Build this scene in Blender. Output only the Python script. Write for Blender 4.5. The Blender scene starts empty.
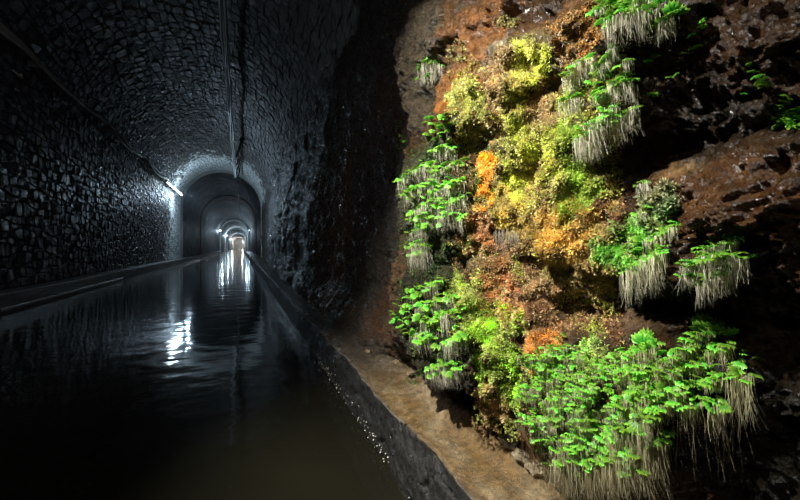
import bpy, bmesh, math, random
import numpy as np
from mathutils import Vector, Matrix
from mathutils.bvhtree import BVHTree

S = bpy.context.scene
COL = S.collection
rnd = random.Random(7)
rng = np.random.default_rng(7)

# ------------------------------------------------------------------ camera, world, lights, exposure
F = 400.0                      # focal length in pixels of the 800 x 500 frame
VPX, VPY = 241.0, 247.0        # vanishing point of the tunnel in the photograph
TH = math.atan((400 - VPX) / F)
CAM = Vector((0, 0, 1.30))     # the water lies at z = 0
FW = Vector((math.sin(TH), math.cos(TH), 0)); RT = Vector((math.cos(TH), -math.sin(TH), 0)); UP = Vector((0, 0, 1))
cd = bpy.data.cameras.new('camera'); cam = bpy.data.objects.new('camera', cd); COL.objects.link(cam)
cam.location = CAM; cam.rotation_euler = (math.pi / 2, 0, -TH)
cd.sensor_width = 36; cd.lens = 36 * F / 800; cd.shift_y = -(250 - VPY) / 800; cd.clip_start = 0.02; cd.clip_end = 900
S.camera = cam
w = bpy.data.worlds.new('world'); S.world = w; w.use_nodes = True
w.node_tree.nodes['Background'].inputs[0].default_value = (0.30, 0.42, 0.55, 1)
w.node_tree.nodes['Background'].inputs[1].default_value = 0.005
S.view_settings.view_transform = 'Standard'; S.view_settings.look = 'None'
S.view_settings.exposure = 0.0; S.view_settings.gamma = 1.0; S.view_settings.use_curve_mapping = False

def spot(name, loc, target, power, size_deg, blend, radius, color):
    l = bpy.data.lights.new(name, 'SPOT'); l.energy = power; l.spot_size = math.radians(size_deg)
    l.spot_blend = blend; l.shadow_soft_size = radius; l.color = color
    o = bpy.data.objects.new(name, l); COL.objects.link(o); o.location = loc
    o.rotation_euler = (Vector(target) - Vector(loc)).to_track_quat('-Z', 'Y').to_euler(); return o
# the hand torch that lights the mossy wall from above and to the left of the frame
spot('work_light', (-1.00, 1.20, 3.45), (1.05, 1.74, 0.98), 1500, 70, 1.0, 0.03, (1.0, 0.97, 0.88))

# ------------------------------------------------------------------ helpers
def ray(px, py):
    return (FW * F + RT * (px - 400) + UP * (VPY - py)).normalized()
def on_plane_x(px, py, X):
    d = ray(px, py); t = X / d.x; p = CAM + d * t; return p
def project(P):
    d = Vector(P) - CAM; z = d.dot(FW)
    return 400 + F * d.dot(RT) / z, VPY - F * d.z / z, z

def mesh(name, V, Fc, mat=None, parent=None, smooth=False, cols=None, link=True):
    me = bpy.data.meshes.new(name)
    V = np.asarray(V, dtype=np.float32)
    if isinstance(Fc, np.ndarray):
        n, k = Fc.shape
        me.vertices.add(len(V)); me.vertices.foreach_set('co', V.ravel())
        me.loops.add(n * k); me.loops.foreach_set('vertex_index', Fc.astype(np.int32).ravel())
        me.polygons.add(n); me.polygons.foreach_set('loop_start', np.arange(0, n * k, k, dtype=np.int32))
        me.update(calc_edges=True)
    else:
        me.from_pydata(V.tolist(), [], Fc)
    if smooth: me.polygons.foreach_set('use_smooth', [True] * len(me.polygons))
    if cols is not None:
        a = me.color_attributes.new('Col', 'FLOAT_COLOR', 'POINT')
        c = np.ones((len(V), 4), dtype=np.float32); c[:, :3] = cols; a.data.foreach_set('color', c.ravel())
    if mat: me.materials.append(mat)
    if not link: return me
    o = bpy.data.objects.new(name, me); COL.objects.link(o)
    if parent: o.parent = parent
    return o
def tag(o, label=None, cat=None, group=None, kind=None):
    for k, v in (('label', label), ('category', cat), ('group', group), ('kind', kind)):
        if v: o[k] = v
    return o
def empty(name, loc, label, cat, group=None):
    o = bpy.data.objects.new(name, None); COL.objects.link(o); o.location = loc; o.empty_display_size = .05
    return tag(o, label, cat, group)
def from_me(name, me, M, parent):
    o = bpy.data.objects.new(name, me); COL.objects.link(o); o.parent = parent
    o.matrix_local = Matrix.Translation(parent.location).inverted() @ M if parent else M
    return o

def vnoise(x, y, seed=0):
    xi = np.floor(x).astype(np.int64); yi = np.floor(y).astype(np.int64)
    fx = x - xi; fy = y - yi; fx = fx * fx * (3 - 2 * fx); fy = fy * fy * (3 - 2 * fy)
    def h(a, b):
        n = (a * 374761393 + b * 668265263 + seed * 1442695041) & 0xffffffff
        n = ((n ^ (n >> 13)) * 1274126177) & 0xffffffff
        return ((n ^ (n >> 16)) & 0xffff) / 65535.0
    return (h(xi, yi) * (1 - fx) + h(xi + 1, yi) * fx) * (1 - fy) + (h(xi, yi + 1) * (1 - fx) + h(xi + 1, yi + 1) * fx) * fy
def fbm(x, y, oct=5, seed=0, ridge=False):
    s = 0; a = .5
    for i in range(oct):
        n = vnoise(x, y, seed + i * 17) * 2 - 1
        if ridge: n = 1 - 2 * np.abs(n)
        s = s + a * n; a *= .5; x = x * 2.03 + 7.1; y = y * 2.03 + 3.7
    return s
def cell(x, y, seed=0):
    """distance to the nearest and second nearest jittered point"""
    xi = np.floor(x).astype(np.int64); yi = np.floor(y).astype(np.int64)
    d1 = np.full(x.shape, 9.); d2 = np.full(x.shape, 9.)
    for i in (-1, 0, 1):
        for j in (-1, 0, 1):
            a, b = xi + i, yi + j
            n = (a * 374761393 + b * 668265263 + seed * 97) & 0xffffffff
            n = ((n ^ (n >> 13)) * 1274126177) & 0xffffffff
            px = a + ((n & 0xffff) / 65535.) * .9 + .05; py = b + (((n >> 16) & 0xffff) / 65535.) * .9 + .05
            d = np.hypot(px - x, py - y)
            d2 = np.where(d < d1, d1, np.minimum(d2, d)); d1 = np.minimum(d1, d)
    return d1, d2
def sstep(a, b, x):
    t = np.clip((x - a) / (b - a), 0, 1); return t * t * (3 - 2 * t)

# ------------------------------------------------------------------ materials
def material(name, build):
    m = bpy.data.materials.new(name); m.use_nodes = True
    nt = m.node_tree; b = nt.nodes['Principled BSDF']
    def N(t, **kw):
        n = nt.nodes.new(t)
        for k, v in kw.items():
            if k in n.inputs: n.inputs[k].default_value = v
            else: setattr(n, k, v)
        return n
    build(nt, b, N, nt.links.new); return m
def ramp(N, stops):
    r = N('ShaderNodeValToRGB'); e = r.color_ramp.elements
    while len(e) < len(stops): e.new(.5)
    for i, (p, c) in enumerate(stops): e[i].position = p; e[i].color = (*c, 1) if len(c) == 3 else c
    return r
def pos(N): return N('ShaderNodeNewGeometry').outputs['Position']

def rocky(name, stops, scale=6., rough=(.3, .6), bump=.5, bscale=30., bdist=.01, attr=False, detail=8, spec=.5, vstretch=1.):
    def B(nt, b, N, L):
        P = pos(N); mp = N('ShaderNodeMapping'); mp.inputs['Scale'].default_value = (1, 1, vstretch); L(P, mp.inputs[0])
        n = N('ShaderNodeTexNoise', Scale=scale, Detail=detail, Roughness=.65); L(mp.outputs[0], n.inputs['Vector'])
        r = ramp(N, stops); L(n.outputs['Fac'], r.inputs[0]); c = r.outputs[0]
        if attr:
            a = N('ShaderNodeVertexColor'); a.layer_name = 'Col'
            mx = N('ShaderNodeMix', data_type='RGBA', blend_type='MULTIPLY'); mx.inputs[0].default_value = 1
            L(a.outputs[0], mx.inputs[6]); L(c, mx.inputs[7]); c = mx.outputs[2]
        L(c, b.inputs['Base Color'])
        n2 = N('ShaderNodeTexNoise', Scale=bscale, Detail=8., Roughness=.7); L(mp.outputs[0], n2.inputs['Vector'])
        mr = N('ShaderNodeMapRange'); mr.inputs[3].default_value, mr.inputs[4].default_value = rough
        mr.inputs[1].default_value, mr.inputs[2].default_value = .35, .65
        n3 = N('ShaderNodeTexNoise', Scale=scale * 1.7, Detail=4.); L(mp.outputs[0], n3.inputs['Vector'])
        L(n3.outputs['Fac'], mr.inputs[0]); L(mr.outputs[0], b.inputs['Roughness'])
        bp = N('ShaderNodeBump', Strength=bump, Distance=bdist); L(n2.outputs['Fac'], bp.inputs['Height']); L(bp.outputs[0], b.inputs['Normal'])
        b.inputs['Specular IOR Level'].default_value = spec
    return material(name, B)
g = lambda v: (v, v, v)
M_rock = rocky('wet_rock', [(.3, g(.35)), (.5, g(.9)), (.7, g(1.7))], 24, (.12, .5), 1., 38, .07, attr=True, spec=.42)
M_stone = rocky('rubble_stone', [(.3, (.055, .052, .048)), (.55, (.12, .115, .105)), (.75, (.20, .195, .18))], 3, (.3, .6), .8, 14, .03, spec=.3)
M_stone_lit = rocky('lamp_lit_stone', [(.3, (.34, .36, .35)), (.55, (.52, .54, .53)), (.75, (.68, .70, .68))], 3, (.35, .6), .8, 14, .03)  # lamp light on the rubble before the first rib, painted in as paler stone
M_mortar = rocky('mortar', [(.3, g(.045)), (.7, (.10, .098, .09))], 5, (.5, .8), .6, 20, .02)
M_dark_render = rocky('dark_render', [(.3, g(.02)), (.7, (.055, .055, .055))], .8, (.45, .7), .5, 5, .03)  # darkness of the unlit far stretches put into the render colour
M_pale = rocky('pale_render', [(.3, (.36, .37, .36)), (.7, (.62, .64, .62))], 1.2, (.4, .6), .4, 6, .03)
M_brick = rocky('red_brick', [(.3, (.60, .20, .10)), (.7, (.85, .33, .18))], 2, (.5, .7), .4, 6, .03)
M_kerb = rocky('kerb_concrete', [(.3, g(.35)), (.5, g(.9)), (.72, g(1.6))], 26, (.15, .6), 1., 70, .012, attr=True)

def leafy(name, rough=.45, trans=.35, spec=.4, rand=True):
    def B(nt, b, N, L):
        a = N('ShaderNodeVertexColor'); a.layer_name = 'Col'; c = a.outputs[0]
        if rand:
            oi = N('ShaderNodeObjectInfo'); h = N('ShaderNodeHueSaturation')
            mr = N('ShaderNodeMapRange'); mr.inputs[3].default_value, mr.inputs[4].default_value = .475, .52
            L(oi.outputs['Random'], mr.inputs[0]); L(mr.outputs[0], h.inputs['Hue'])
            mv = N('ShaderNodeMapRange'); mv.inputs[3].default_value, mv.inputs[4].default_value = .45, 1.2
            L(oi.outputs['Random'], mv.inputs[0]); L(mv.outputs[0], h.inputs['Value']); L(c, h.inputs['Color']); c = h.outputs[0]
        L(c, b.inputs['Base Color']); b.inputs['Roughness'].default_value = rough; b.inputs['Specular IOR Level'].default_value = spec
        t = N('ShaderNodeBsdfTranslucent'); L(c, t.inputs[0]); mx = N('ShaderNodeMixShader'); mx.inputs[0].default_value = trans
        L(b.outputs[0], mx.inputs[1]); L(t.outputs[0], mx.inputs[2]); L(mx.outputs[0], nt.nodes['Material Output'].inputs[0])
    return material(name, B)
M_leaf = leafy('liverwort_green', .38, .35, .5)
M_moss = leafy('moss', .7, .3, .2, rand=False)
M_beard = leafy('root_beard', .6, .35, .3, rand=False)

def plain(name, col, rough=.5, metal=0., emit=None, es=0.):
    def B(nt, b, N, L):
        n = N('ShaderNodeTexNoise', Scale=25., Detail=4.); L(pos(N), n.inputs['Vector'])
        r = ramp(N, [(.3, [c * .7 for c in col]), (.7, [min(1, c * 1.25) for c in col])]); L(n.outputs['Fac'], r.inputs[0]); L(r.outputs[0], b.inputs['Base Color'])
        b.inputs['Roughness'].default_value = rough; b.inputs['Metallic'].default_value = metal
        if emit: b.inputs['Emission Color'].default_value = (*emit, 1); b.inputs['Emission Strength'].default_value = es
    return material(name, B)
M_cable = plain('cable_sheath', (.72, .62, .46), .5)
M_cable2 = plain('grey_cable', (.8, .83, .85), .3)
M_dark = plain('dark_root', (.03, .03, .03), .5)
M_metal = plain('galvanised', (.5, .5, .5), .4, .8)
M_tube = plain('lit_tube', (.9, .9, .9), .3, 0, (.72, .88, 1.0), 13)

# ------------------------------------------------------------------ tunnel dimensions (metres)
XL, XR = -4.77, 1.73           # side walls
XC, R0 = (XL + XR) / 2, (XR - XL) / 2
ZS = 4.85                      # springing of the vault
ZK = 0.37                      # top of the kerbs
KL, KR = -4.32, 0.81           # kerb faces
YR1 = 38.0                     # first arch rib

# ------------------------------------------------------------------ right rock wall: height field over (Y, z)
PX = 1.05
def P2(px, py):
    p = on_plane_x(px, py, PX); return p.y, p.z, (Vector(p) - CAM).dot(FW)
bulges = [  # px, py, rx, ry, height(m), tilt(deg)
 (432, 195, 44, 62, .11), (443, 318, 36, 48, .16), (450, 362, 22, 12, .10), (524, 105, 18, 62, .07), (497, 282, 32, 55, .10),
 (500, 355, 20, 48, .08), (546, 285, 18, 42, .06), (575, 165, 18, 58, .07), (570, 228, 36, 26, .08), (612, 112, 34, 46, .11),
 (645, 22, 48, 22, .11), (645, 252, 32, 24, .09), (722, 258, 32, 24, .09), (735, 196, 75, 38, .13), (585, 400, 62, 60, .15),
 (690, 375, 62, 52, .13), (640, 440, 55, 35, .08), (560, 45, 42, 30, .06), (428, 40, 34, 60, .07), (545, 455, 18, 38, .08),
 (468, 112, 20, 24, .07), (487, 185, 12, 30, .05), (520, 210, 18, 20, .05), (680, 170, 26, 14, .07), (760, 40, 60, 30, .07), (395, 260, 10, 60, .05),
 (492, 140, 26, 15, -.11), (645, 152, 46, 20, -.15), (690, 108, 38, 34, -.07), (440, 414, 56, 32, -.55), (515, 12, 22, 9, -.09),
 (457, 264, 20, 20, -.09), (600, 306, 40, 20, -.12), (680, 312, 48, 18, -.13), (770, 330, 50, 40, -.08), (514, 262, 8, 26, -.08),
 (452, 60, 10, 12, -.12), (438, 84, 9, 20, -.13), (424, 112, 9, 28, -.11), (416, 150, 7, 20, -.08), (555, 92, 26, 8, -.06), (600, 45, 14, 24, -.05), (770, 120, 40, 14, -.06), (530, 395, 9, 40, -.07), (760, 440, 50, 60, -.05)]
def wall_h(Y, Z):
    """height of the rock (towards the tunnel) and its droop"""
    near = 1 - sstep(2.50, 2.95, Y - .10 * np.sin(Z * 2.3) + .10 * fbm(Y * 2, Z * 2.2, 3, 91))
    base = .70 * (1 - sstep(11, 34, Y)) * (1 - .95 * sstep(2.4, 5.2, Z + .9 * sstep(4, 9, Y)))      # thickness of the crust in front of X = XR
    h = base - .20 * (1 - near) * sstep(.45, .9, Z) * (1 - sstep(2.4, 4.2, Z)) * (1 - sstep(6, 12, Y))
    bb = np.zeros_like(Y)
    for b in bulges:
        y0, z0, d = P2(b[0], b[1])
        ya, _, _ = P2(b[0] - b[2], b[1]); yb, _, _ = P2(b[0] + b[2], b[1])
        ry = abs(ya - yb) / 2; rz = b[3] * d / F
        q = ((Y - y0) / ry) ** 2 + ((Z - z0) / rz) ** 2
        bb += b[4] * np.exp(-q * .9)
    bb *= (1 - sstep(3.0, 3.6, Y))
    n1 = fbm(Y * 2.0, Z * 1.6, 4, 3) * .10
    n2 = fbm(Y * 7 + Z * 2.5, Z * 7 - Y * 2.5, 5, 11, True) * .05 + fbm(Y * 15 + Z * 6, Z * 17, 4, 13, True) * .02
    c1, c2 = cell(Y * 11 + fbm(Y * 6, Z * 6, 2, 5), Z * 14, 4)
    n3 = (np.clip(c2 - c1, 0, .5)) * .03
    fine = fbm(Y * 38 + Z * 9, Z * 38, 3, 23) * .018
    # diagonal flow ripples on the orange and on the wet brown rock
    y0, z0, _ = P2(735, 200); m2 = np.exp(-(((Y - y0) / .28) ** 2 + ((Z - z0) / .22) ** 2))
    y0, z0, _ = P2(510, 45); m1 = np.exp(-(((Y - y0) / .5) ** 2 + ((Z - z0) / .35) ** 2))
    k1, k2 = cell(Y * 7.5 + .5 * fbm(Y * 5, Z * 5, 2, 57), Z * 8.5, 59)
    cush = sstep(.75, 1.05, Y) * (1 - sstep(2.2, 2.6, Y)) * sstep(.75, 1.0, Z) * (1 - sstep(2.2, 2.6, Z)) * (.55 - k1) * .075
    rip = fbm((Y + Z) * 9, (Z - Y * 1.0) * 34, 3, 31, True)
    rip2 = fbm((Z + Y * .55) * 26, (Y - Z * .4) * 14, 3, 37, True)
    nr = (1 - sstep(.75, 1.15, Y)) * (1 - m2 * .3)
    close = nr * (-fbm((Z + Y * .5) * 24, (Y - Z * .5) * 11, 4, 47, True) * .022 - fbm((Y - Z * .4) * 34, (Z + Y * .4) * 36, 4, 49, True) * .024)
    far = sstep(2.6, 4.5, Y)
    fs = np.clip(cell(Y * 2.6, Z * 4.2, 8)[1] - cell(Y * 2.6, Z * 4.2, 8)[0], 0, .5)
    streak = fbm(Y * 9, Z * .8, 4, 41)
    h = h + close + cush + bb + n1 + (n2 + n3 + fine) * (1 - .6 * far) + - m2 * rip2 * .045 - m2 * fbm((Y - Z * .4) * 34, (Z + Y * .4) * 30, 4, 53, True) * .034 + m1 * rip * .035 + far * (fs * .045 + streak * .06 + fbm(Y * 18, Z * 2.6, 4, 43) * .045)
    return h, bb
def ax(*segs):
    out = []
    for a, b, n in segs: out.append(np.linspace(a, b, n, endpoint=False))
    return np.concatenate(out)
ya = ax((-1.6, .25, 40), (.25, .95, 210), (.95, 3.2, 250), (3.2, 8, 150), (8, 40, 260)); ya = np.append(ya, 40.)
za = ax((.28, .8, 64), (.8, 1.9, 220), (1.9, 3.2, 110), (3.2, 5.6, 90)); za = np.append(za, 5.6)
Yg, Zg = np.meshgrid(ya, za, indexing='ij')
H, BB = wall_h(Yg, Zg)
# close the crust against the vault at its top
vx = np.where(Zg > ZS, XC + np.sqrt(np.maximum(R0 ** 2 - (Zg - ZS) ** 2, .01)), XR)
Xg = vx + .05 + .15 * sstep(5.1, 5.6, Zg) - H
Zd = Zg - .45 * np.maximum(BB, 0) * sstep(.3, .55, Zg)
Vw = np.stack([Xg, Yg, Zd], -1).reshape(-1, 3)
ny, nz = len(ya), len(za)
ii, jj = np.meshgrid(np.arange(ny - 1), np.arange(nz - 1), indexing='ij')
q = (ii * nz + jj).ravel()
Fw_ = np.stack([q, q + 1, q + nz + 1, q + nz], -1)
# rock colours by region, with shade of the hollows and dim right painted in
colw = np.empty((len(Vw), 3)); colw[:] = (.066, .034, .014)
Yf, Zf = Vw[:, 1], Vw[:, 2]
def blotch(px, py, rx, ry, c, hard=1.2):
    y0, z0, d = P2(px, py); yA, _, _ = P2(px - rx, py); yB, _, _ = P2(px + rx, py)
    ry_ = abs(yA - yB) / 2; rz = ry * d / F
    qv = ((Yf - y0) / ry_) ** 2 + ((Zf - z0) / rz) ** 2 + 1.2 * fbm(Yf * 9, Zf * 9, 4, int(px))
    m = (1 - sstep(.35, hard, qv))[:, None]
    colw[:] = colw * (1 - m) + np.array(c) * m
colw[:] = np.where((Yf > 2.9)[:, None], np.array((.062, .048, .036)) * (1 - .5 * sstep(2.2, 4.2, Zf))[:, None], colw)  # dimness of the far wall's upper part put into its colour
rust = sstep(.05, .35, fbm(Yf * .9, Zf * .7, 4, 61))[:, None] * sstep(2.6, 3.2, Yf)[:, None] * (1 - sstep(7, 10, Yf))[:, None]
colw[:] = colw * (1 - rust * .7) + np.array((.12, .055, .022)) * rust * .7
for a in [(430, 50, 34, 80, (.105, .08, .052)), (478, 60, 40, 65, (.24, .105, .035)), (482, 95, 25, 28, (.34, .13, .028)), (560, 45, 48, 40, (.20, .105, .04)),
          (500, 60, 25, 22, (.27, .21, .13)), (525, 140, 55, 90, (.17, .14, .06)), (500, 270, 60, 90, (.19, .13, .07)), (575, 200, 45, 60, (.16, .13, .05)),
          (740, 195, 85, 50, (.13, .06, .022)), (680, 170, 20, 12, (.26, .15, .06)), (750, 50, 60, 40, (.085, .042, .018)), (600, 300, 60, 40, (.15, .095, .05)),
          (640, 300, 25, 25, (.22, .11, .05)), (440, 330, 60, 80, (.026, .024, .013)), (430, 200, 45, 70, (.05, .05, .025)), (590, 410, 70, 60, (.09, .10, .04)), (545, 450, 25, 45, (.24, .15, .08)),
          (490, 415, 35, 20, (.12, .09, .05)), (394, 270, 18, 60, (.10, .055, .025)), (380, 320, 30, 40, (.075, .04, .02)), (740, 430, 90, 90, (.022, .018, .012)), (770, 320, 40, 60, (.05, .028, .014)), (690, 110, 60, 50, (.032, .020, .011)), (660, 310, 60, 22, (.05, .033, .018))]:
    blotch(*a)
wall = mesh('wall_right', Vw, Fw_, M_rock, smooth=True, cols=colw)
tag(wall, 'wet dark rock wall crusted with orange and brown deposits on the right', 'wall', kind='structure')
bvh = BVHTree.FromPolygons([tuple(v) for v in Vw[: (ny) * nz].tolist()], Fw_.tolist())
def hit(px, py):
    p, n, i, d = bvh.ray_cast(CAM, ray(px, py))
    if p is None: p = on_plane_x(px, py, 1.0); n = Vector((-1, 0, 0))
    if n.x > 0: n = -n
    return p, n

# ------------------------------------------------------------------ kerbs
def kerb(name, xf, xb, side, label, y0=-3., y1=330.):
    ys = np.concatenate([np.linspace(y0, .8, 14), np.linspace(.8, 6, 380)[1:], np.linspace(6, 40, 220)[1:], np.linspace(40, y1, 40)[1:]]) if side > 0 else np.concatenate([np.linspace(6, 40, 240), np.linspace(40, y1, 40)[1:]])
    sg = side
    t = np.concatenate([np.linspace(-.45, -.012, 34), np.linspace(0, abs(xb - xf), 30)])   # < 0 down the face, > 0 along the top
    Yk, T = np.meshgrid(ys, t, indexing='ij')
    face = T < 0
    near = np.exp(-Yk / 12.)
    X = np.where(face, xf, xf + sg * T); Z = np.where(face, ZK + T, ZK)
    n = fbm(Yk * 3, T * 6 + 9, 5, 71) * .03 + fbm(Yk * 16, T * 20, 3, 72) * .010
    chip = sstep(.10, .4, fbm(Yk * 5, Yk * 0 + 2.2, 4, 73)) * np.exp(-(T / .05) ** 2)
    X = X + sg * (np.where(face, n, 0) + chip * .035); Z = Z + np.where(face, 0, n * .8 - .01) - chip * .03
    if side < 0: n = n * .25; chip = chip * .3; X = np.where(face, xf, xf + sg * T) + sg * np.where(face, n, 0); Z = np.where(face, ZK + T, ZK + n) - chip * .02
    crust = (side > 0) * sstep(.20, .30, T) * np.maximum(0, fbm(Yk * 7, T * 9, 4, 74) + .25) * .16
    Z = Z + crust * near
    crack = np.exp(-((fbm(Yk * 2.2, T * 3.5, 4, 75)) / .012) ** 2) * face * .02
    X = X + sg * crack
    V = np.stack([X, Yk, Z], -1).reshape(-1, 3); a, b = len(ys), len(t)
    i2, j2 = np.meshgrid(np.arange(a - 1), np.arange(b - 1), indexing='ij'); qq = (i2 * b + j2).ravel()
    Fk = np.stack([qq, qq + b, qq + b + 1, qq + 1], -1)
    c = np.empty((len(V), 3)); c[:] = (.13, .13, .125)
    tf = T.ravel(); yf = Yk.ravel()
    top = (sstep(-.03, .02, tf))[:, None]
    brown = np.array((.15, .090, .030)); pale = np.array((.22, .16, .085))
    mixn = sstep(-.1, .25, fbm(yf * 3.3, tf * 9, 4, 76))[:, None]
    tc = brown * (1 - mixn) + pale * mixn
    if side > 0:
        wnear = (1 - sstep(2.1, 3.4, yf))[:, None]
        tc = tc * wnear + np.array((.07, .055, .038)) * (1 - wnear)  # fading of the torch light along the kerb put into its colour
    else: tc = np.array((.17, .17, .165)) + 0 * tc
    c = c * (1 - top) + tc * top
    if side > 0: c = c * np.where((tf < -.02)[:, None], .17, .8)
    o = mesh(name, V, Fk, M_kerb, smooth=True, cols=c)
    return tag(o, label, 'kerb', kind='structure')
kr = kerb('trim_1', KR, XR + .1, 1, 'low concrete kerb with brown silt on top along the right wall')
kl = kerb('trim_2', KL, XL - .1, -1, 'straight concrete kerb along the foot of the dark left wall')

def specks():
    R = random.Random(5); V, Fc = [], []
    for _ in range(150):
        y = R.uniform(1.2, 4.6); z = .01 + abs(R.gauss(0, .05)); x = KR - .002 + R.uniform(-.012, .004); r_ = R.uniform(.002, .0065); k = len(V)
        V += [(x - r_, y, z), (x + r_, y, z), (x, y - r_, z), (x, y + r_ * 1.6, z), (x, y, z - r_), (x, y, z + r_)]
        for f in ((0, 2, 5), (2, 1, 5), (1, 3, 5), (3, 0, 5), (2, 0, 4), (1, 2, 4), (3, 1, 4), (0, 3, 4)): Fc.append(tuple(k + a for a in f))
    tag(mesh('glint_speck', V, Fc, M_kerb, kr, cols=np.array([(.8, .74, .62)] * len(V))), kind='stuff')  # pale specks painted as glints along the waterline
specks()
V = []; Fc = []
for i in range(60):
    y = 10 + 8.6 * i / 59; wv = .012 + .008 * math.sin(i * 1.3); k = len(V)
    V += [(KL - .02, y, .10 + wv), (KL + .03, y, .085 + wv * .5), (KL + .03, y, .05), (KL - .02, y, .04)]
    if i: Fc += [(k - 4 + a, k - 4 + (a + 1) % 4, k + (a + 1) % 4, k + a) for a in range(4)]
mesh('waterline_highlight', V, Fc, M_kerb, kl, cols=np.array([(.75, .76, .74)] * len(V)))  # added pale strip stands for the highlight on the wet edge
# ------------------------------------------------------------------ water and bed
def water_mat(nt, b, N, L):
    P = pos(N)
    n0 = N('ShaderNodeTexNoise', Scale=.6, Detail=3.); L(P, n0.inputs['Vector'])
    r = ramp(N, [(.3, (.006, .006, .004)), (.7, (.013, .012, .007))]); L(n0.outputs['Fac'], r.inputs[0]); L(r.outputs[0], b.inputs['Base Color'])
    mp = N('ShaderNodeMapping'); mp.inputs['Scale'].default_value = (1., 1.6, 1); L(P, mp.inputs[0])
    n1 = N('ShaderNodeTexNoise', Scale=1.7, Detail=3., Roughness=.45); L(mp.outputs[0], n1.inputs['Vector'])
    bp = N('ShaderNodeBump', Strength=.10, Distance=.10); L(n1.outputs['Fac'], bp.inputs['Height']); L(bp.outputs[0], b.inputs['Normal'])
    b.inputs['Roughness'].default_value = .06; b.inputs['IOR'].default_value = 1.33
M_water = material('murky_water', water_mat)
def slab(name, x0, x1, y0, y1, z, mat, ysub=1):
    ysx = np.linspace(y0, y1, ysub + 1); V = []; Fc = []
    for i, yy in enumerate(ysx):
        V += [(x0, yy, z), (x1, yy, z)]
        if i: k = 2 * i; Fc.append((k - 2, k - 1, k + 1, k))
    return mesh(name, V, Fc, mat)
tag(slab('canal_water', KL - .04, KR + .05, -3, 330, 0, M_water), 'still dark water filling the tunnel between the kerbs', 'water', kind='stuff')
tag(slab('floor', KL - .3, KR + .3, -3, 330, -.45, M_dark_render), 'silted canal bed under the water', 'floor', kind='structure')

# ------------------------------------------------------------------ rubble masonry of the left wall and vault
def prof(s, out=0.):
    """point and inward normal of the tunnel section; s runs up the left wall, over the vault, down to the right springing"""
    hw = ZS - ZK
    if s < hw: return (XL - out, ZK + s), (1., 0.)
    a = math.pi - (s - hw) / R0
    c, sn = math.cos(a), math.sin(a)
    return (XC + (R0 + out) * c, ZS + (R0 + out) * sn), (-c, -sn)
S_WALL = ZS - ZK; S_ALL = S_WALL + math.pi * R0
def shell(name, s0, s1, ns, y0, y1, mat, out=0., kind_label=None):
    V, Fc = [], []
    for yy in (y0, y1):
        for i in range(ns + 1):
            (x, z), _ = prof(s0 + (s1 - s0) * i / ns, out); V.append((x, yy, z))
    for i in range(ns): Fc.append((i, i + 1, ns + 2 + i, ns + 1 + i))
    return tag(mesh(name, V, Fc, mat, smooth=True), kind_label, 'wall' if 'wall' in name else 'ceiling', kind='structure')
YA = 6.0
wl = shell('wall_left', 0, S_WALL, 6, YA, YR1, M_mortar, .03, 'dark rubble stone wall rising from the left kerb')
ce = shell('ceiling', S_WALL, S_ALL, 40, YA, YR1, M_mortar, .03, 'rough rubble stone vault over the water')
def stones():
    out = []           # (V, F, s_mid, score)
    s = .0; r = 0
    R = random.Random(11)
    def wob(r_, y): return .05 * math.sin(y * 1.9 + r_ * 2.3) + .035 * math.sin(y * 5.1 + r_ * 4.1)
    while s < S_ALL - .05:
        hgt = R.uniform(.14, .25); y = YA + R.uniform(0, .3)
        while y < YR1 - .1:
            ln = R.uniform(.20, .46) * (1.15 if s > S_WALL else 1)
            gap = R.uniform(.008, .022)
            y0, y1 = y + gap / 2, min(y + ln, YR1) - gap / 2
            cor = []
            for (yy, top) in ((y0, 0), ((y0 + y1) / 2, 0), (y1, 0), (y1, .5), (y1, 1), ((y0 + y1) / 2, 1), (y0, 1), (y0, .5)):
                sb = s + wob(r, yy) if r else max(0, s); st = s + hgt + wob(r + 1, yy)
                ss = sb + gap / 2 + (st - sb - gap) * top
                corner = top in (0, 1) and yy in (y0, y1)
                ym = (y0 + y1) / 2; sm = (sb + st) / 2
                k = R.uniform(.80, 1.0) if corner else R.uniform(.95, 1.06)
                cor.append((ym + (yy - ym) * k, sm + (ss - sm) * k))
            ym = sum(c[0] for c in cor) / 8; sm = sum(c[1] for c in cor) / 8
            dep = R.uniform(.010, .042)
            V = []; tilt = (R.uniform(-.06, .06), R.uniform(-.06, .06))
            for ring, (k, d) in enumerate(((1., -.05), (.97, dep * .5), (.82, dep))):
                for (cy, cs) in cor:
                    yy = ym + (cy - ym) * k; ss = max(0, sm + (cs - sm) * k)
                    (x, z), (nx, nz_) = prof(ss, .03)
                    dd = d + (tilt[0] * (yy - ym) + tilt[1] * (ss - sm) * 2 + R.uniform(-.006, .006) if ring else 0)
                    V.append((x + nx * dd, yy, z + nz_ * dd))
            Fc = []
            for ring in (0, 8):
                for i in range(8):
                    j = (i + 1) % 8; Fc.append((ring + i, ring + j, ring + 8 + j, ring + 8 + i))
            Fc.append(tuple(range(16, 24)))
            (x, z), _ = prof(sm); u, v, zz = project((x, ym, z))
            vis = zz > 0 and -4 < u < 804 and -4 < v < 504
            out.append((V, Fc, sm, ((y1 - y0) * hgt / zz ** 2 * (abs(x) + abs(z - 1.3)) / zz if vis else 0)))
            y += ln
        s += hgt; r += 1
    return out
ST = stones()
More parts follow.
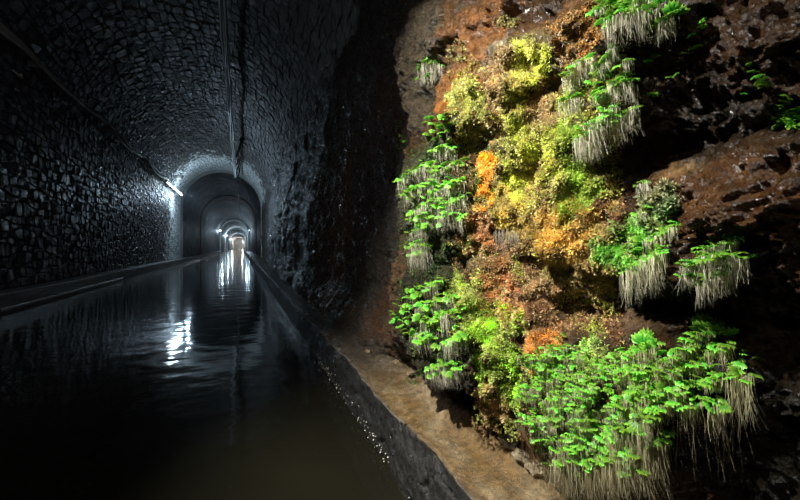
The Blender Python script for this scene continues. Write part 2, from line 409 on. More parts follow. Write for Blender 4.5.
for par, sel in ((wl, [t for t in ST if t[2] < S_WALL]), (ce, [t for t in ST if t[2] >= S_WALL])):
    sel.sort(key=lambda t: -t[3])
    for (V, Fc, sm, sc) in sel[:300]:
        mesh('stone', V, Fc, M_stone, par)
    for pale in (False, True):
        V, Fc = [], []
        for t in sel[300:]:
            if t[3] <= 0 and t[0][0][1] < 9: continue
            ys_ = t[0][0][1] + .9 * math.sin(t[2] * 1.7) + .6 * math.sin(t[2] * 5 + t[0][0][1]) + 1.3 * math.sin(t[2] * 91 + t[0][0][1] * 57)
            if (ys_ > 32.3) != pale: continue
            k = len(V); V += t[0]; Fc += [tuple(a + k for a in f) for f in t[1]]
        tag(mesh('lit_stone_infill' if pale else 'stone_infill', V, Fc, M_stone_lit if pale else M_stone, par), kind='stuff')  # stones close to the first rib are coloured as lamp-lit

# ------------------------------------------------------------------ farther sections and arch ribs
def section(name, y0, y1, out, mat, label):
    V, Fc = [], []; prf = []
    prf.append((XL - out, -.3)); n = 40
    for i in range(n + 1):
        a = math.pi - math.pi * i / n; prf.append((XC + (R0 + out) * math.cos(a), ZS + (R0 + out) * math.sin(a)))
    prf.append((XR + out, -.3)); m = len(prf)
    for yy in (y0, y1):
        for (x, z) in prf: V.append((x, yy, z))
    for i in range(m - 1): Fc.append((i, i + 1, m + i + 1, m + i))
    return tag(mesh(name, V, Fc, mat, smooth=True), label, 'tunnel section', kind='structure')
def rib(name, y0, y1, inn, out, mat, label):
    V, Fc = [], []; n = 40
    for (rr, yy) in ((inn, y0), (inn, y1), (out, y1), (out, y0)):
        V.append((XC - R0 - rr, yy, -.3))
        for i in range(n + 1):
            a = math.pi - math.pi * i / n; V.append((XC + (R0 + rr) * math.cos(a), yy, ZS + (R0 + rr) * math.sin(a)))
        V.append((XC + R0 + rr, yy, -.3))
    m = n + 3
    for k in range(4):
        k2 = (k + 1) % 4
        for i in range(m - 1): Fc.append((k * m + i, k * m + i + 1, k2 * m + i + 1, k2 * m + i))
    return tag(mesh(name, V, Fc, mat), label, 'arch rib', kind='structure')
ribs = [(YR1, YR1 + 2.0, M_pale, 'pale arch rib closest to the camera, beside the near lamp'), (60, 67, M_brick, 'dim reddish brick arch rib, second along the tunnel'),
        (112, 115, M_pale, 'small bright arch rib, third along the tunnel'), (165, 168, M_pale, 'tiny arch rib, fourth along the tunnel'), (235, 239, M_pale, 'tiny arch rib, fifth along the tunnel')]
for i, (a, b, m, lab) in enumerate(ribs): rib('trim_%d' % (i + 3), a, b, .22 if i == 1 else 0, .6, m, lab)
names = ['second', 'third', 'fourth', 'fifth', 'last']
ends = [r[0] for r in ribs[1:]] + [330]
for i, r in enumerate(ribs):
    section('wall_section_%s' % names[i], r[1], ends[i], .30, M_dark_render if i < 2 else M_pale, 'smooth rendered bore of the %s stretch of tunnel' % names[i])  # first two stretches coloured dark for lack of light
Vc = [(XL - .4, 330, -.4), (XR + .4, 330, -.4), (XR + .4, 330, 9), (XL - .4, 330, 9)]
tag(mesh('wall_end', Vc, [(0, 1, 2, 3)], M_pale), 'pale wall closing the far end of the tunnel', 'wall', kind='structure')
# unlit tunnel behind the camera
Vb = [(XL - .1, -3, -.4), (XR + .2, -3, -.4), (XR + .2, -3, 8.5), (XL - .1, -3, 8.5)]
tag(mesh('wall_back', Vb, [(0, 1, 2, 3)], M_dark_render), 'dark tunnel behind the camera', 'wall', kind='structure')
shell('wall_near', 0, S_WALL, 6, -3, YA, M_mortar, .03, 'dark left wall beside the camera outside the frame')
shell('ceiling_near', S_WALL, S_ALL, 40, -3, YA, M_mortar, .03, 'dark vault above the camera outside the frame')

# ------------------------------------------------------------------ tubes, cables, lamps
def tube(pts, rad, seg=8):
    V, Fc = [], []
    pts = [Vector(p) for p in pts]; n = len(pts)
    for i, p in enumerate(pts):
        t = (pts[min(i + 1, n - 1)] - pts[max(i - 1, 0)]).normalized()
        a = t.cross(Vector((0, 0, 1)))
        if a.length < .05: a = t.cross(Vector((1, 0, 0)))
        a.normalize(); b = t.cross(a)
        r_ = rad(i / (n - 1)) if callable(rad) else rad
        for k in range(seg):
            an = 2 * math.pi * k / seg; V.append(p + a * (r_ * math.cos(an)) + b * (r_ * math.sin(an)))
    for i in range(n - 1):
        for k in range(seg):
            k2 = (k + 1) % seg; Fc.append((i * seg + k, i * seg + k2, (i + 1) * seg + k2, (i + 1) * seg + k))
    Fc.append(tuple(range(seg))); Fc.append(tuple((n - 1) * seg + k for k in range(seg))[::-1])
    return [tuple(v) for v in V], Fc
def box(c, s):
    V = [(c[0] + s[0] * a, c[1] + s[1] * b, c[2] + s[2] * d) for a in (-.5, .5) for b in (-.5, .5) for d in (-.5, .5)]
    return V, [(0, 1, 3, 2), (4, 6, 7, 5), (0, 4, 5, 1), (2, 3, 7, 6), (0, 2, 6, 4), (1, 5, 7, 3)]
def add(name, vf, mat, parent, smooth=False):
    V, Fc = vf; L = parent.location
    return mesh(name, [(v[0] - L[0], v[1] - L[1], v[2] - L[2]) for v in V], Fc, mat, parent, smooth)

def lamp(x, z, y0, n, power, label, inward=1, ln=1.5, r=.045, color=(.58, .80, 1.0), glow=1.):
    t = empty('tunnel_lamp', (x, y0, z), label, 'lamp', 'lamps along the tunnel walls')
    y1 = y0 + n * (ln + .06)
    add('housing', box((x - .05 * inward, (y0 + y1) / 2, z + .05), (.10, y1 - y0 + .1, .08)), M_metal, t)
    for i in range(n):
        a = y0 + i * (ln + .06)
        add('tube', tube([(x + .03 * inward, a, z - .04), (x + .03 * inward, a + ln / 2, z - .04), (x + .03 * inward, a + ln, z - .04)], r), M_tube, t, True)
    for yy in (y0 + .3, y1 - .3): add('bracket', box((x - .13 * inward, yy, z + .06), (.14, .06, .05)), M_metal, t)
    l = bpy.data.lights.new('lamp_light', 'AREA'); l.shape = 'RECTANGLE'; l.size = y1 - y0; l.size_y = .12; l.energy = power; l.color = color
    o = bpy.data.objects.new('lamp_light', l); COL.objects.link(o); o.parent = t
    # faces inward and downward
    d = Vector((.8 * inward, 0, -.6)); yv = Vector((0, 1, 0))
    zax = -d.normalized(); xax = yv; yax = zax.cross(xax)
    M = Matrix((xax, yax, zax)).transposed().to_4x4(); M.translation = Vector((.1 * inward, (y1 - y0) / 2, -.09)); o.matrix_local = M
    # the tube also shines on the wall that carries it
    p = bpy.data.lights.new('tube_glow', 'POINT'); p.energy = power * glow; p.color = color; p.shadow_soft_size = .06
    q_ = bpy.data.objects.new('tube_glow', p); COL.objects.link(q_); q_.parent = t; q_.location = (.55 * inward, (y1 - y0) * .88, -.2)
    return t
lamp(-4.22, 5.30, 28.2, 4, 110, 'bright tube lamp nearest the camera, high on the left rubble wall', glow=2.9)
lamp(-4.70, 5.30, 103, 2, 420, 'small lit lamp on the left wall inside the brick rib', r=.16)
lamp(-4.22, 5.3, 6.3, 1, 8, 'tube lamp on the left wall just outside the left edge of the frame')
lamp(-4.22, 5.3, -2.4, 1, 42, 'added warm fill lamp on the left wall behind the camera', color=(1, .93, .82))  # unseen lamp added to fill the shadows of the right wall
lamp(1.70, 5.0, 92, 2, 200, 'small added lamp on the right wall between the brick rib and the third rib', inward=-1)  # added to brighten the right wall before the third rib
lamp(-4.70, 5.30, 150, 2, 900, 'tiny lamp on the left wall beyond the third rib', r=.16)
lamp(-4.70, 5.30, 220, 2, 1200, 'tiny lamp on the left wall beyond the fourth rib', r=.2)
lamp(1.55, 4.6, 306, 3, 3500, 'added lamp on the right wall brightening the far end', inward=-1, r=.2, color=(1, .93, .85))  # added to make the end of the tunnel bright

def cable_pts(x, z, y0, y1, n, amp, ph, sag=.0):
    P_ = []
    for i in range(n):
        y = y0 + (y1 - y0) * i / (n - 1)
        P_.append((x + amp * .5 * math.sin(y * 1.1 + ph), y, z + amp * math.sin(y * .83 + ph) - sag * abs(math.sin(y * .55 + .4)) ))
    return P_
c = empty('wall_cable', (-4.42, 6, 5.55), 'twisted pair of pale cables running along the left wall to the near lamp', 'cable')
add('wire', tube(cable_pts(-4.28, 5.56, 8, 28.7, 90, .05, 0, .10), .055), M_cable, c, True)
add('wire', tube(cable_pts(-4.24, 5.50, 8, 28.7, 90, .06, 2.2, .14), .046), M_cable, c, True)
for y in (9.6, 11.7, 14.2, 17.1, 20.5, 24.4): add('clip', box((-4.40, y, 5.52), (.30, .05, .14)), M_metal, c)
add('hook', tube([(-4.5, 10.9, 5.05), (-4.42, 10.95, 4.98), (-4.40, 11.05, 4.95), (-4.44, 11.12, 5.06)], .02), M_cable, c, True)
c = empty('vault_cable', (-.45, 8, 7.35), 'bundle of grey cables hung along the crown of the vault', 'cable')
for dx, dz, r_, ph in ((0, 0, .030, 0), (.06, -.04, .024, 1.7), (-.05, -.05, .02, 3.1)):
    add('wire', tube(cable_pts(-.45 + dx, 7.45 + dz, 9, 37.5, 80, .03, ph, .10), r_ * 1.6), M_cable2, c, True)
for y in (12, 16, 20, 24, 28, 32): add('hanger', box((-.45, y, 7.66), (.05, .04, .45)), M_metal, c)
hr = empty('hanging_roots', (-.25, 27, 7.4), 'dark root strands dangling from the crown beside the vault cable', 'roots')
for k in range(5):
    x = -.05 - .06 * k; y = 25.5 + k * 1.2; L_ = [1.5, 2.6, 3.1, 2.2, 1.4][k]
    add('strand', tube([(x + .06 * math.sin(j * 1.3 + k), y, 7.75 - L_ * j / 9) for j in range(10)], lambda t: .055 * (1 - t * .8) + .008, 6), M_dark, hr, True)
dc = empty('drop_cable', (-.3, 42, 7.7), 'thin cable hanging down inside the second stretch of tunnel', 'cable')
add('wire', tube([(-.25 - .05 * math.sin(j), 42 + j * .3, 8.1 - j * .38) for j in range(9)], .03, 6), M_cable2, dc, True)

# ------------------------------------------------------------------ liverwort fronds and root beards
def frond_mesh(k):
    R = random.Random(100 + k); lob = 5 + k % 3; V = [(0, 0, 0)]; Fc = []; cols = [(.10, .34, .03)]
    n = lob * 2 + 1; rings = ((.5, 0), (1., 1))
    for (rr, ed) in rings:
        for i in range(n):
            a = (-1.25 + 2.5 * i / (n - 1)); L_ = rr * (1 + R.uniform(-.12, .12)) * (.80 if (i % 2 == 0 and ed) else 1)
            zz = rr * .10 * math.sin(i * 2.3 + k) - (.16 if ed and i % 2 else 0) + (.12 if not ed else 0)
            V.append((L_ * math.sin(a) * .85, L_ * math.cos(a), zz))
            cols.append((.31, .65, .065) if ed else (.075, .35, .03))  # lit tips painted into the lighter rim colour
    for i in range(n - 1):
        Fc.append((0, 1 + i + 1, 1 + i)); Fc.append((1 + i, 1 + i + 1, 1 + n + i + 1, 1 + n + i))
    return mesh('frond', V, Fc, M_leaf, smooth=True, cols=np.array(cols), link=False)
FR = [frond_mesh(k) for k in range(7)]
def frond_at(parent, P, size, R, up=0.):
    """a lobed frond growing out of the wall, roughly level, its tip towards the tunnel"""
    yaw = R.gauss(0, .75); out = Vector((-math.cos(yaw), -math.sin(yaw) * .8 - .25, R.gauss(.12 + up, .28))).normalized()
    nrm = Vector((R.gauss(-.25, .25), R.gauss(-.15, .25), 1 - up * .6))
    if up > .75: nrm = Vector((R.gauss(-.8, .2), R.gauss(-.6, .2), .25))
    x = out.cross(nrm).normalized(); z = x.cross(out)
    M = Matrix((x, out, z)).transposed().to_4x4() @ Matrix.Scale(size, 4); M.translation = P
    return from_me('frond', R.choice(FR), M, parent)
def strands(items, R, parent, name='root_beard', col=(.50, .46, .34)):
    """items: (point, length, width); fine hanging fibres as bent ribbons"""
    V, Fc, C_ = [], [], []
    L0 = parent.location
    for (p, ln, wd) in items:
        a = R.uniform(0, 6.3); wv = Vector((math.cos(a), math.sin(a), 0)) * wd * .5
        dx, dy = R.gauss(.10, .10), R.gauss(.0, .13); k = len(V); sh = R.uniform(.55, 1.3)
        for j in range(4):
            t = j / 3; q_ = p - L0 + Vector((dx * ln * t * t, dy * ln * t * t + R.gauss(0, .012) * ln, -ln * t))
            wj = wv * (1 - t * .75)
            V += [tuple(q_ - wj), tuple(q_ + wj)]
            C_ += [tuple(c * sh * (1 - .15 * t) for c in col)] * 2
        for j in range(3): Fc.append((k + 2 * j, k + 2 * j + 1, k + 2 * j + 3, k + 2 * j + 2))
    return tag(mesh(name, V, np.array(Fc), M_beard, parent, cols=np.array(C_)), kind='stuff') if V else None
def polyline(pts, step):
    out = []
    for (a, b) in zip(pts[:-1], pts[1:]):
        L_ = math.hypot(b[0] - a[0], b[1] - a[1]); n = max(1, int(L_ / step))
        for i in range(n): out.append((a[0] + (b[0] - a[0]) * i / n, a[1] + (b[1] - a[1]) * i / n))
    out.append(pts[-1]); return out
def clump(label, tiers, seed, size=.026, singles=(), beardcol=(.78, .73, .58), group='liverwort clumps on the wall'):
    """tiers: (polyline in photo pixels, beard length px). A pixel gives the direction, the wall gives the distance."""
    R = random.Random(seed)
    pts0 = [p for t in tiers for p in t[0]] or [s_[:2] for s_ in singles]
    mx = sum(p[0] for p in pts0) / len(pts0); my = sum(p[1] for p in pts0) / len(pts0)
    base, n = hit(mx, my)
    t = empty('liverwort_clump', base + Vector((.02, 0, 0)), label, 'liverwort', group)
    bi = []
    for (poly, bl) in tiers:
        prot = .035 + .0007 * bl
        for (u, v) in polyline(poly, 1.6):
            p, n = hit(u, v); zc = (p - CAM).dot(FW); pxm = zc / F
            e = Vector((-1, -.25, .0)) * prot
            for k in range(9 if bl else 0):
                ln = bl * pxm * R.uniform(.5, 1.15)
                b0 = p + e * R.uniform(.3, 1.15) + Vector((0, R.gauss(0, .6) * pxm * 2, R.uniform(-.004, .006)))
                bi.append((b0, ln, .0009 + .0009 * R.random()))
        p, n = hit(*poly[0]); pxm = (p - CAM).dot(FW) / F
        for row, (of, dz) in enumerate(((.9, 0), (.35, .008))):
            for (u, v) in polyline(poly, size / pxm * .62):
                p, n = hit(u + R.gauss(0, 1), v + R.gauss(0, 1.0))
                frond_at(t, p + Vector((-1, -.25, 0)) * prot * of + Vector((0, 0, dz)), size * R.uniform(.65, 1.25), R)
    for s_ in singles:
        p, n = hit(s_[0], s_[1]); frond_at(t, p + Vector((-.012, 0, 0)), (s_[2] if len(s_) > 2 else size) * R.uniform(.8, 1.2), R, s_[3] if len(s_) > 3 else .3)
    if bi: strands(bi, R, t, col=beardcol)
    return t
def scat(cx, cy, rx, ry, n, seed, size=.022, up=.3):
    R = random.Random(seed); o = []
    while len(o) < n:
        a, b = R.uniform(-1, 1), R.uniform(-1, 1)
        if a * a + b * b < 1: o.append((cx + a * rx, cy + b * ry, size, up))
    return o
clump('small bluish green clump alone on the upper left rock beside the dark cleft', [([(424, 70), (432, 63), (446, 67)], 16), ([(426, 80), (440, 76)], 10)], 1, .03)
clump('little leafy sprig on the dark left edge of the rock above the biggest left clump', [], 2, .024, scat(401, 133, 7, 16, 16, 2, .026))
clump('broad layered green clump left of the orange moss', [
  ([(440, 151), (450, 147), (460, 150)], 14), ([(404, 182), (415, 173), (428, 167), (440, 164)], 15), ([(440, 173), (455, 166), (470, 164)], 14),
  ([(410, 197), (425, 187), (440, 183)], 17), ([(440, 193), (455, 185), (470, 181)], 15), ([(418, 213), (430, 204), (445, 199)], 17),
  ([(445, 209), (458, 201), (472, 197)], 18), ([(425, 228), (440, 217), (455, 214), (468, 219)], 16), ([(414, 234), (424, 229)], 10),
  ([(418, 222), (432, 214)], 12)], 3, .036, scat(440, 128, 16, 14, 22, 31, .03) + scat(432, 195, 30, 35, 60, 32, .03))
clump('small bearded tuft hanging between the two large left clumps', [([(414, 247), (424, 243), (434, 246)], 24), ([(416, 254), (430, 252)], 18)], 4, .034)
clump('tiered clump with long pale beards above the kerb at left', [
  ([(420, 297), (432, 287), (446, 281)], 20), ([(432, 309), (445, 301), (460, 298)], 16), ([(428, 320), (445, 317), (460, 311)], 28),
  ([(417, 332), (432, 335)], 16), ([(447, 343), (460, 338), (471, 336)], 20), ([(424, 340), (438, 338)], 14), ([(422, 308), (432, 303)], 14)], 5, .038, scat(445, 310, 22, 26, 26, 51, .03))
clump('low bearded tuft just above the shaded hollow over the kerb', [([(433, 367), (446, 362), (458, 364), (468, 368)], 22), ([(440, 374), (460, 372)], 14)], 6, .036)
clump('dark leafy sprigs on the left edge beside the tiered bearded clump', [], 7, .03, scat(405, 315, 11, 20, 30, 7, .034) + scat(418, 290, 8, 8, 8, 72, .03))
clump('stepped clump with many beards under the upper right overhang', [
  ([(573, 80), (582, 68), (598, 61)], 22), ([(568, 105), (586, 100)], 26), ([(604, 74), (614, 60), (622, 50)], 16), ([(600, 101), (612, 93)], 12),
  ([(617, 89), (630, 84), (641, 87)], 22), ([(591, 130), (608, 119), (622, 109)], 20), ([(584, 142), (600, 134), (614, 127)], 26),
  ([(621, 123), (634, 117), (643, 110)], 26), ([(596, 152), (607, 147)], 14), ([(628, 68), (636, 64)], 12)], 8, .024, scat(606, 82, 14, 20, 30, 81, .02))
clump('bushy clump with a grey beard at the top of the wall', [([(612, 30), (624, 22), (640, 17), (654, 19)], 26), ([(640, 8), (655, 6), (664, 10)], 20), ([(600, 16), (614, 11)], 6)], 9, .026,
  scat(606, 10, 12, 10, 26, 91, .02) + scat(630, 8, 14, 8, 18, 92, .022))
clump('bright pair of leaves with white beard right of the bushy top clump', [([(661, 31), (671, 27), (680, 22)], 20)], 10, .022, [(677, 20, .034, 1.4), (675, 14, .032, 1.4), (682, 17, .026, 1.2)])
clump('tiny leaf pair on dark rock right of the white bearded leaves', [], 11, .02, [(698, 36, .02, .5), (706, 30, .022, .6), (703, 26, .02, .6)])
clump('single bright leaf on dark rock below the white bearded leaves', [], 12, .02, [(655, 63, .024, .5), (662, 58, .024, .5), (658, 60, .02, .3)])
clump('small bright sprig on dark rock, tilted like a bird', [], 13, .02, [(690, 55, .022, .4), (697, 51, .022, .5), (693, 49, .016, .7)])
clump('faint flat sprig lowest on the dark rock of the upper right', [], 14, .016, [(672, 78, .015, .1), (678, 77, .016, .1), (656, 98, .02, .4), (661, 96, .018, .4)])
clump('streak of wet leaves on brown rock near the right edge', [], 15, .02, [(752, 68, .016, .4), (757, 74, .018, .4), (762, 79, .02, .3), (767, 84, .024, .3), (772, 88, .026, .3), (745, 97, .016, .3), (750, 95, .012, .3)])
clump('large green leaves cut off by the right edge of the picture', [], 16, .03, scat(791, 116, 10, 14, 26, 161, .026, .3))
clump('wide bearded clump directly left of the bright clump on shaded rock', [([(632, 273), (645, 264), (660, 256), (672, 253)], 34), ([(650, 241), (663, 237), (681, 227)], 16)], 17, .020, scat(655, 250, 16, 8, 22, 171, .018), (.78, .74, .54))
clump('thin pale stalked sprig above the green leaf mat', [([(644, 187), (654, 184)], 16), ([(640, 216), (650, 213)], 12)], 18, .016)
clump('bright clump with straight beard on the shaded right rock', [([(707, 252), (718, 248), (728, 243), (743, 240)], 14), ([(690, 265), (706, 260), (728, 255), (751, 258)], 26), ([(706, 284), (716, 280), (724, 275), (738, 270)], 22), ([(690, 277), (702, 274)], 10)], 19, .020, [(728, 236, .018, .7), (744, 236, .018, .6), (735, 240, .016, .6)])
# the largest clump: hand placed tiers at its right, close rows at its left
R = random.Random(77); rows = []
for yy in range(346, 470, 10):
    x = 528 + max(0, (yy - 415)) * .62 + R.uniform(-4, 4); xe = 640 + R.uniform(-6, 10) - (22 if yy < 350 else 0)
    while x < xe:
        L_ = R.uniform(13, 26); sag = R.uniform(-1, 3)
        if not (575 < x < 600 and 345 < yy < 372) and R.random() > .14:
            rows.append(([(x, yy + R.uniform(-3, 3)), (x + L_ / 2, yy + sag + R.uniform(-2, 2)), (x + L_, yy + R.uniform(-4, 2))], R.choice([7, 10, 13]) if yy < 455 else 26))
        x += L_ + R.uniform(2, 7)
clump('largest dense bright green clump low on the wall beside the kerb', rows, 20, .017, scat(578, 400, 46, 55, 120, 201, .016) + [(562, 340, .02, .6), (568, 335, .02, .7), (575, 352, .016, .8)], (.66, .62, .42))
right = [([(655, 377), (672, 360), (690, 347), (703, 341)], 26), ([(690, 341), (705, 333), (718, 327)], 16), ([(708, 353), (722, 347), (736, 344)], 20), ([(699, 364), (713, 360)], 18),
  ([(734, 366), (746, 359)], 10), ([(739, 373), (749, 370), (757, 375)], 46), ([(645, 399), (660, 389), (680, 383), (692, 388)], 28), ([(664, 407), (679, 397)], 18),
  ([(711, 379), (729, 376)], 14), ([(690, 403), (706, 401)], 20), ([(612, 431), (626, 424), (650, 426)], 30), ([(640, 350), (655, 349), (664, 345)], 24), ([(622, 352), (640, 354)], 22),
  ([(648, 418), (664, 412)], 30), ([(718, 404), (728, 400)], 26), ([(625, 373), (640, 368), (655, 368)], 18), ([(640, 386), (654, 380)], 16), ([(670, 374), (690, 366)], 20),
  ([(630, 404), (645, 410)], 18), ([(655, 440), (675, 434)], 40), ([(600, 460), (625, 452), (645, 450)], 36)]
clump('lower right clump with upright leaves and long trailing roots', right, 21, .022,
  [(704, 330, .034, 1.6), (706, 324, .032, 1.6), (719, 328, .030, 1.5), (722, 334, .028, 1.4), (646, 344, .036, 1.6), (648, 338, .034, 1.6), (640, 352, .03, 1.4), (652, 350, .03, 1.4), (655, 342, .022, .9), (748, 352, .02, .6), (764, 360, .02, .6), (735, 335, .03, .8)]
  + scat(690, 375, 40, 30, 50, 211, .02) + scat(635, 400, 25, 30, 40, 212, .018), (.62, .58, .36))
def root_fall(label, seed, spots, col):
    R = random.Random(seed); p0, _ = hit(*spots[0][:2])
    t = empty('root_fringe', p0 + Vector((.03, 0, 0)), label, 'roots'); it = []
    for (u, v, wpx, lpx, n) in spots:
        for _ in range(n):
            p, nn = hit(u + R.uniform(-wpx, wpx), v + R.uniform(-4, 4)); zc = (p - CAM).dot(FW) / F
            it.append((p + Vector((-R.uniform(.01, .06), 0, 0)), lpx * zc * R.uniform(.4, 1.1), .0011))
    strands(it, R, t, 'root_strand', col); return t
root_fall('thin trailing roots on dark rock under the right lower clump', 31, [(700, 415, 14, 55, 26), (730, 412, 16, 60, 26), (748, 380, 6, 70, 16)], (.34, .28, .18))
root_fall('thick matted root curtain below the dense lower clump', 32, [(600, 462, 36, 42, 800), (650, 440, 26, 56, 700), (575, 455, 14, 38, 240)], (.48, .41, .25))
root_fall('brown dangling roots on the bare strip left of the dense lower clump', 33, [(540, 430, 8, 45, 90), (548, 455, 8, 40, 70)], (.22, .13, .06))

# ------------------------------------------------------------------ moss
def sprigs(U, Vv, C0, SH, R, ln, wd, droop=0.):
    """little tufts of six pointed leaves each, standing on the wall"""
    V, Fc, C_ = [], [], []
    for u, v, c0, sh in zip(U, Vv, C0, SH):
        p, nn = hit(u, v)
        if p.z < .43: continue
        nn = (nn + Vector((-.35, -.2, .25 - droop))).normalized(); o = p - nn * .003
        D = R.normal(0, .55, (6, 3)); E = R.normal(0, 1, (6, 3)); A = R.uniform(.3, 1.1, 6); LL = R.uniform(ln[0], ln[1], 6); WW = R.uniform(.7, 1.3, 6) * wd
        for b in range(6):
            d = (nn * A[b] + Vector(D[b])).normalized(); s_ = d.cross(Vector(E[b])).normalized() * WW[b]; k = len(V)
            mid = o + d * (LL[b] * .55); V += [o[:], (mid - s_)[:], (o + d * LL[b])[:], (mid + s_)[:]]; Fc.append((k, k + 1, k + 2, k + 3))
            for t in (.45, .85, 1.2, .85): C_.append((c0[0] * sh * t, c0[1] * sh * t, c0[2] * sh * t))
    return V, np.array(Fc), np.array(C_)
def moss(label, ells, col, dens=.55, ln=(.010, .022), wd=.0028, var=.35, broad=False, seed=1):
    R = np.random.default_rng(seed + 500); U, W = [], []
    for (cx, cy, rx, ry) in ells:
        n = int(math.pi * rx * ry * dens); a = R.uniform(0, 6.283, n)
        rr = np.minimum(1.6, np.sqrt(R.uniform(0, 1, n)) ** .9 * (1 + .18 * np.sin(a * 3 + cx) + .12 * np.sin(a * 7 + cy)) + np.abs(R.normal(0, .16, n)))
        U.append(cx + rx * rr * np.cos(a)); W.append(cy + ry * rr * np.sin(a))
    U = np.concatenate(U); W = np.concatenate(W); fz = fbm(U / 9., W / 9., 3, 301); k = fz > -.33; U, W, fz = U[k], W[k], fz[k]; n = len(U)
    sh = R.uniform(1 - var, 1 + var, n) * (1 + .9 * fz) * 1.75
    mix = np.clip(.28 + .7 * fbm(U / 14., W / 14., 2, 305) + R.normal(0, .12, n), 0, .6)[:, None]
    C0 = np.array(col) * (1 - mix) + np.array((.36, .29, .16)) * mix
    V, Fc, C_ = sprigs(U, W, C0, sh, R, ln, wd)
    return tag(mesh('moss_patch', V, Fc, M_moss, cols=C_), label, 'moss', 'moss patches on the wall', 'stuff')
moss('yellow green moss ridge winding down the middle of the rock', [(530, 62, 16, 20), (514, 108, 10, 36), (518, 160, 14, 36), (543, 150, 14, 24), (530, 190, 18, 20)], (.38, .42, .09), .8, seed=1)
moss('fresh green feathery moss column left of the stepped bearded clump', [(572, 138, 11, 42), (574, 190, 20, 24)], (.30, .42, .07), .9, (.014, .028), .003, seed=2)
moss('golden shaggy moss bulge below the feathery green column', [(566, 225, 32, 22), (560, 250, 22, 14)], (.36, .25, .065), .9, (.012, .026), .003, seed=3)
moss('upper small vivid orange moss spot beside the broad left clump', [(487, 167, 8, 13)], (.80, .40, .02), 1.3, seed=4)
moss('lower small vivid orange moss spot beside the broad left clump', [(485, 199, 8, 11)], (.80, .42, .02), 1.3, seed=5)
moss('pinkish brown curly moss cushions in the middle of the wall', [(478, 228, 18, 15), (488, 262, 22, 22), (502, 300, 19, 20)], (.34, .19, .09), .9, (.008, .018), .004, seed=6)
moss('grey brown moss hanging right of the pinkish cushions', [(544, 275, 17, 34), (532, 308, 15, 30), (548, 330, 14, 14)], (.24, .155, .09), .8, (.008, .018), .004, seed=7)
moss('olive moss pad at left below the orange rock', [(465, 98, 16, 16), (472, 118, 14, 16)], (.32, .34, .11), .9, seed=8)
moss('bright green moss columns above the kerb', [(505, 328, 18, 22), (487, 362, 10, 34), (508, 372, 11, 34), (482, 330, 14, 18)], (.26, .44, .045), 1., (.008, .018), .0035, seed=9)
moss('brown bell shaped moss tuft hanging at the foot of the green columns', [(487, 398, 9, 15), (502, 408, 7, 10)], (.30, .19, .09), 1., seed=10)
moss('olive green moss left of the pinkish cushions', [(468, 285, 10, 30), (457, 292, 8, 14), (474, 310, 12, 14)], (.26, .36, .06), .8, seed=11)
moss('green small leaf mat just left of the grey green fuzz', [(612, 240, 24, 20), (632, 255, 22, 16), (600, 252, 14, 12), (645, 225, 16, 12)], (.14, .33, .06), .7, (.007, .015), .006, .4, broad=True, seed=12)
moss('grey green fuzz on the left flank of the wet brown rock', [(655, 208, 14, 16), (666, 196, 12, 10)], (.13, .20, .10), .6, seed=13)
moss('orange brown moss above the left end of the dense lower clump', [(545, 346, 16, 12), (533, 355, 8, 16)], (.48, .24, .04), .9, seed=14)
moss('pale brown crumbly moss beside the orange rock', [(497, 112, 10, 36), (502, 72, 12, 20), (540, 112, 10, 20)], (.30, .22, .12), .6, seed=15)
moss('pale green leafy moss at the left end of the dense lower clump', [(545, 368, 14, 14), (590, 356, 14, 14)], (.32, .46, .14), .8, broad=True, seed=16)
moss('yellowish moss cushion with grey beard in the middle', [(512, 216, 15, 16), (500, 200, 10, 14)], (.42, .36, .10), .9, seed=17)
moss('thin mixed moss under the yellow ridge', [(545, 185, 22, 24), (530, 235, 14, 20), (555, 110, 14, 14), (590, 280, 22, 14)], (.24, .18, .07), .5, seed=18)
moss('tawny moss crust on the upper right streaked rock', [(575, 40, 22, 26), (590, 20, 14, 18)], (.30, .16, .05), .35, (.006, .012), seed=19)
moss('small moss fringe on the cleft of the upper rock', [(458, 52, 8, 10), (506, 22, 10, 5)], (.22, .22, .08), .5, seed=20)
moss('dark moss in the hollow under the yellowish pad', [(485, 140, 20, 12)], (.10, .14, .05), .6, seed=21)
def undergrowth(label, region, pal, seed, n, ln=(.006, .016)):
    R = np.random.default_rng(seed); (x0, y0, x1, y1) = region; U = R.uniform(x0, x1, n); W = R.uniform(y0, y1, n)
    f1 = fbm(U / 22., W / 26., 3, 201); f2 = fbm(U / 16., W / 18., 3, 207)
    edge = np.minimum(np.minimum(U - x0, x1 - U), np.minimum(W - y0, y1 - W)) / 25.
    k = f2 + R.normal(0, .12, n) + np.minimum(0, edge - .6) * .8 > -.22; U, W, f1 = U[k], W[k], f1[k]
    ix = np.clip(((f1 * 1.3 + .5 + R.normal(0, .08, len(U))) * len(pal)).astype(int), 0, len(pal) - 1)
    V, Fc, C_ = sprigs(U, W, np.array(pal)[ix], R.uniform(.7, 1.7, len(U)), R, ln, .0028)
    return tag(mesh('moss_carpet', V, Fc, M_moss, cols=C_), label, 'moss', 'moss patches on the wall', 'stuff')
undergrowth('patchy thin moss carpet over the middle of the rock wall', (448, 55, 625, 345), [(.30, .17, .09), (.40, .26, .12), (.48, .40, .16), (.50, .50, .12), (.36, .42, .09), (.42, .30, .10)], 41, 16000)
undergrowth('dark green low moss behind the left bearded clumps', (396, 135, 482, 385), [(.05, .10, .03), (.08, .17, .04), (.12, .20, .05), (.10, .10, .04)], 43, 5000)
undergrowth('sparse brownish moss carpet low on the wall above the kerb', (470, 330, 560, 440), [(.20, .12, .06), (.30, .20, .09), (.28, .30, .08)], 42, 1800)
mossbeard = root_fall('grey beard under the yellowish middle cushion', 34, [(516, 232, 11, 24, 160)], (.42, .38, .30))

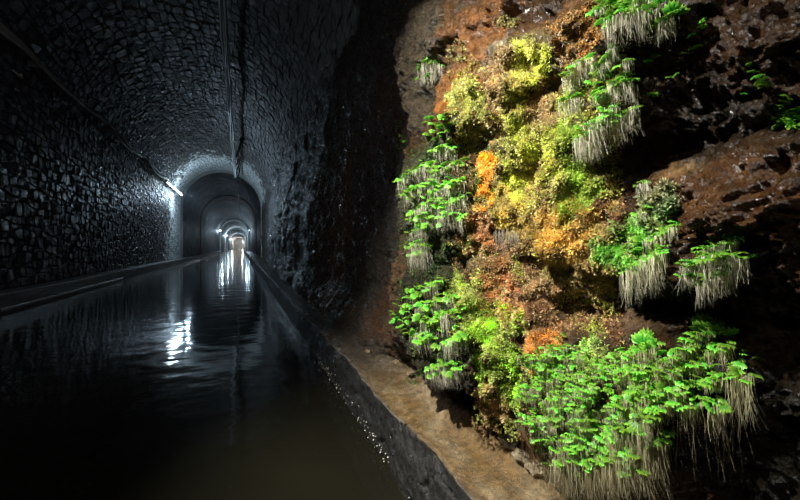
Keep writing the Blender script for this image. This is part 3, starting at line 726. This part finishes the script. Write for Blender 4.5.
# ------------------------------------------------------------------ loose stones on the kerb
def lump(P, size, seed, col, label):
    R = random.Random(seed); bm = bmesh.new(); bmesh.ops.create_icosphere(bm, subdivisions=2, radius=1); bm.verts.index_update(); bm.verts.ensure_lookup_table()
    for v in bm.verts:
        k = 1 + R.uniform(-.22, .22); v.co = Vector((v.co.x * size[0], v.co.y * size[1], v.co.z * size[2])) * k
    V = [tuple(v.co) for v in bm.verts]; Fc = [tuple(v.index for v in f.verts) for f in bm.faces]; bm.free()
    zmin = min(v[2] for v in V)
    o = mesh('loose_stone', V, Fc, M_rock, cols=np.array([col] * len(V))); o.location = (P[0], P[1], P[2] - zmin - .012)
    return tag(o, label, 'stone', 'loose stones on the right kerb')
kbvh = BVHTree.FromPolygons([tuple(v.co) for v in kr.data.vertices], [tuple(p.vertices) for p in kr.data.polygons])
def kerb_point(px, py):
    p, n, i, d = kbvh.ray_cast(CAM, ray(px, py))
    w_, n, i, d = bvh.ray_cast(Vector((0, p.y, p.z + .03)), Vector((1, 0, 0)))          # stay in front of the rock
    x = min(p.x, (w_.x if w_ else p.x) - .02); q_, n, i, d = kbvh.ray_cast(Vector((x, p.y, 1)), Vector((0, 0, -1))); return q_
for i, (u, v, s_, lab) in enumerate([(509, 446, .040, 'largest pale lump at the wall foot on the kerb'), (521, 459, .034, 'middle pale lump at the wall foot under the brown roots'),
        (534, 472, .036, 'lowest pale lump at the wall foot on the kerb'), (502, 438, .022, 'small brown lump left of the pale lumps at the wall foot'),
        (484, 432, .018, 'small crumb at the edge of the shaded hollow on the kerb'), (410, 374, .026, 'crusty lump on the kerb at the left end of the hollow'),
        (396, 363, .026, 'crusty lump on the kerb, second from the hollow'), (376, 349, .028, 'crusty lump on the kerb, farthest from the hollow')]):
    p = kerb_point(u, v); lump(p, (s_, s_ * 1.3, s_ * .7), 900 + i, (.50, .42, .28) if i < 3 else (.32, .24, .15), lab)

# ------------------------------------------------------------------ damp haze far along the tunnel
V, Fc = box((XC, 175, 4.1), (6.4, 290, 8.0))
hz = mesh('haze', V, Fc); tag(hz, 'thin damp haze glowing around the far lamps', 'haze', kind='stuff')
hm = bpy.data.materials.new('haze'); hm.use_nodes = True; hn = hm.node_tree
hn.nodes.remove(hn.nodes['Principled BSDF']); vs = hn.nodes.new('ShaderNodeVolumeScatter')
vs.inputs['Color'].default_value = (.80, .90, 1, 1); vs.inputs['Density'].default_value = .0018; vs.inputs['Anisotropy'].default_value = .35
hn.links.new(vs.outputs[0], hn.nodes['Material Output'].inputs['Volume']); hz.data.materials.append(hm)
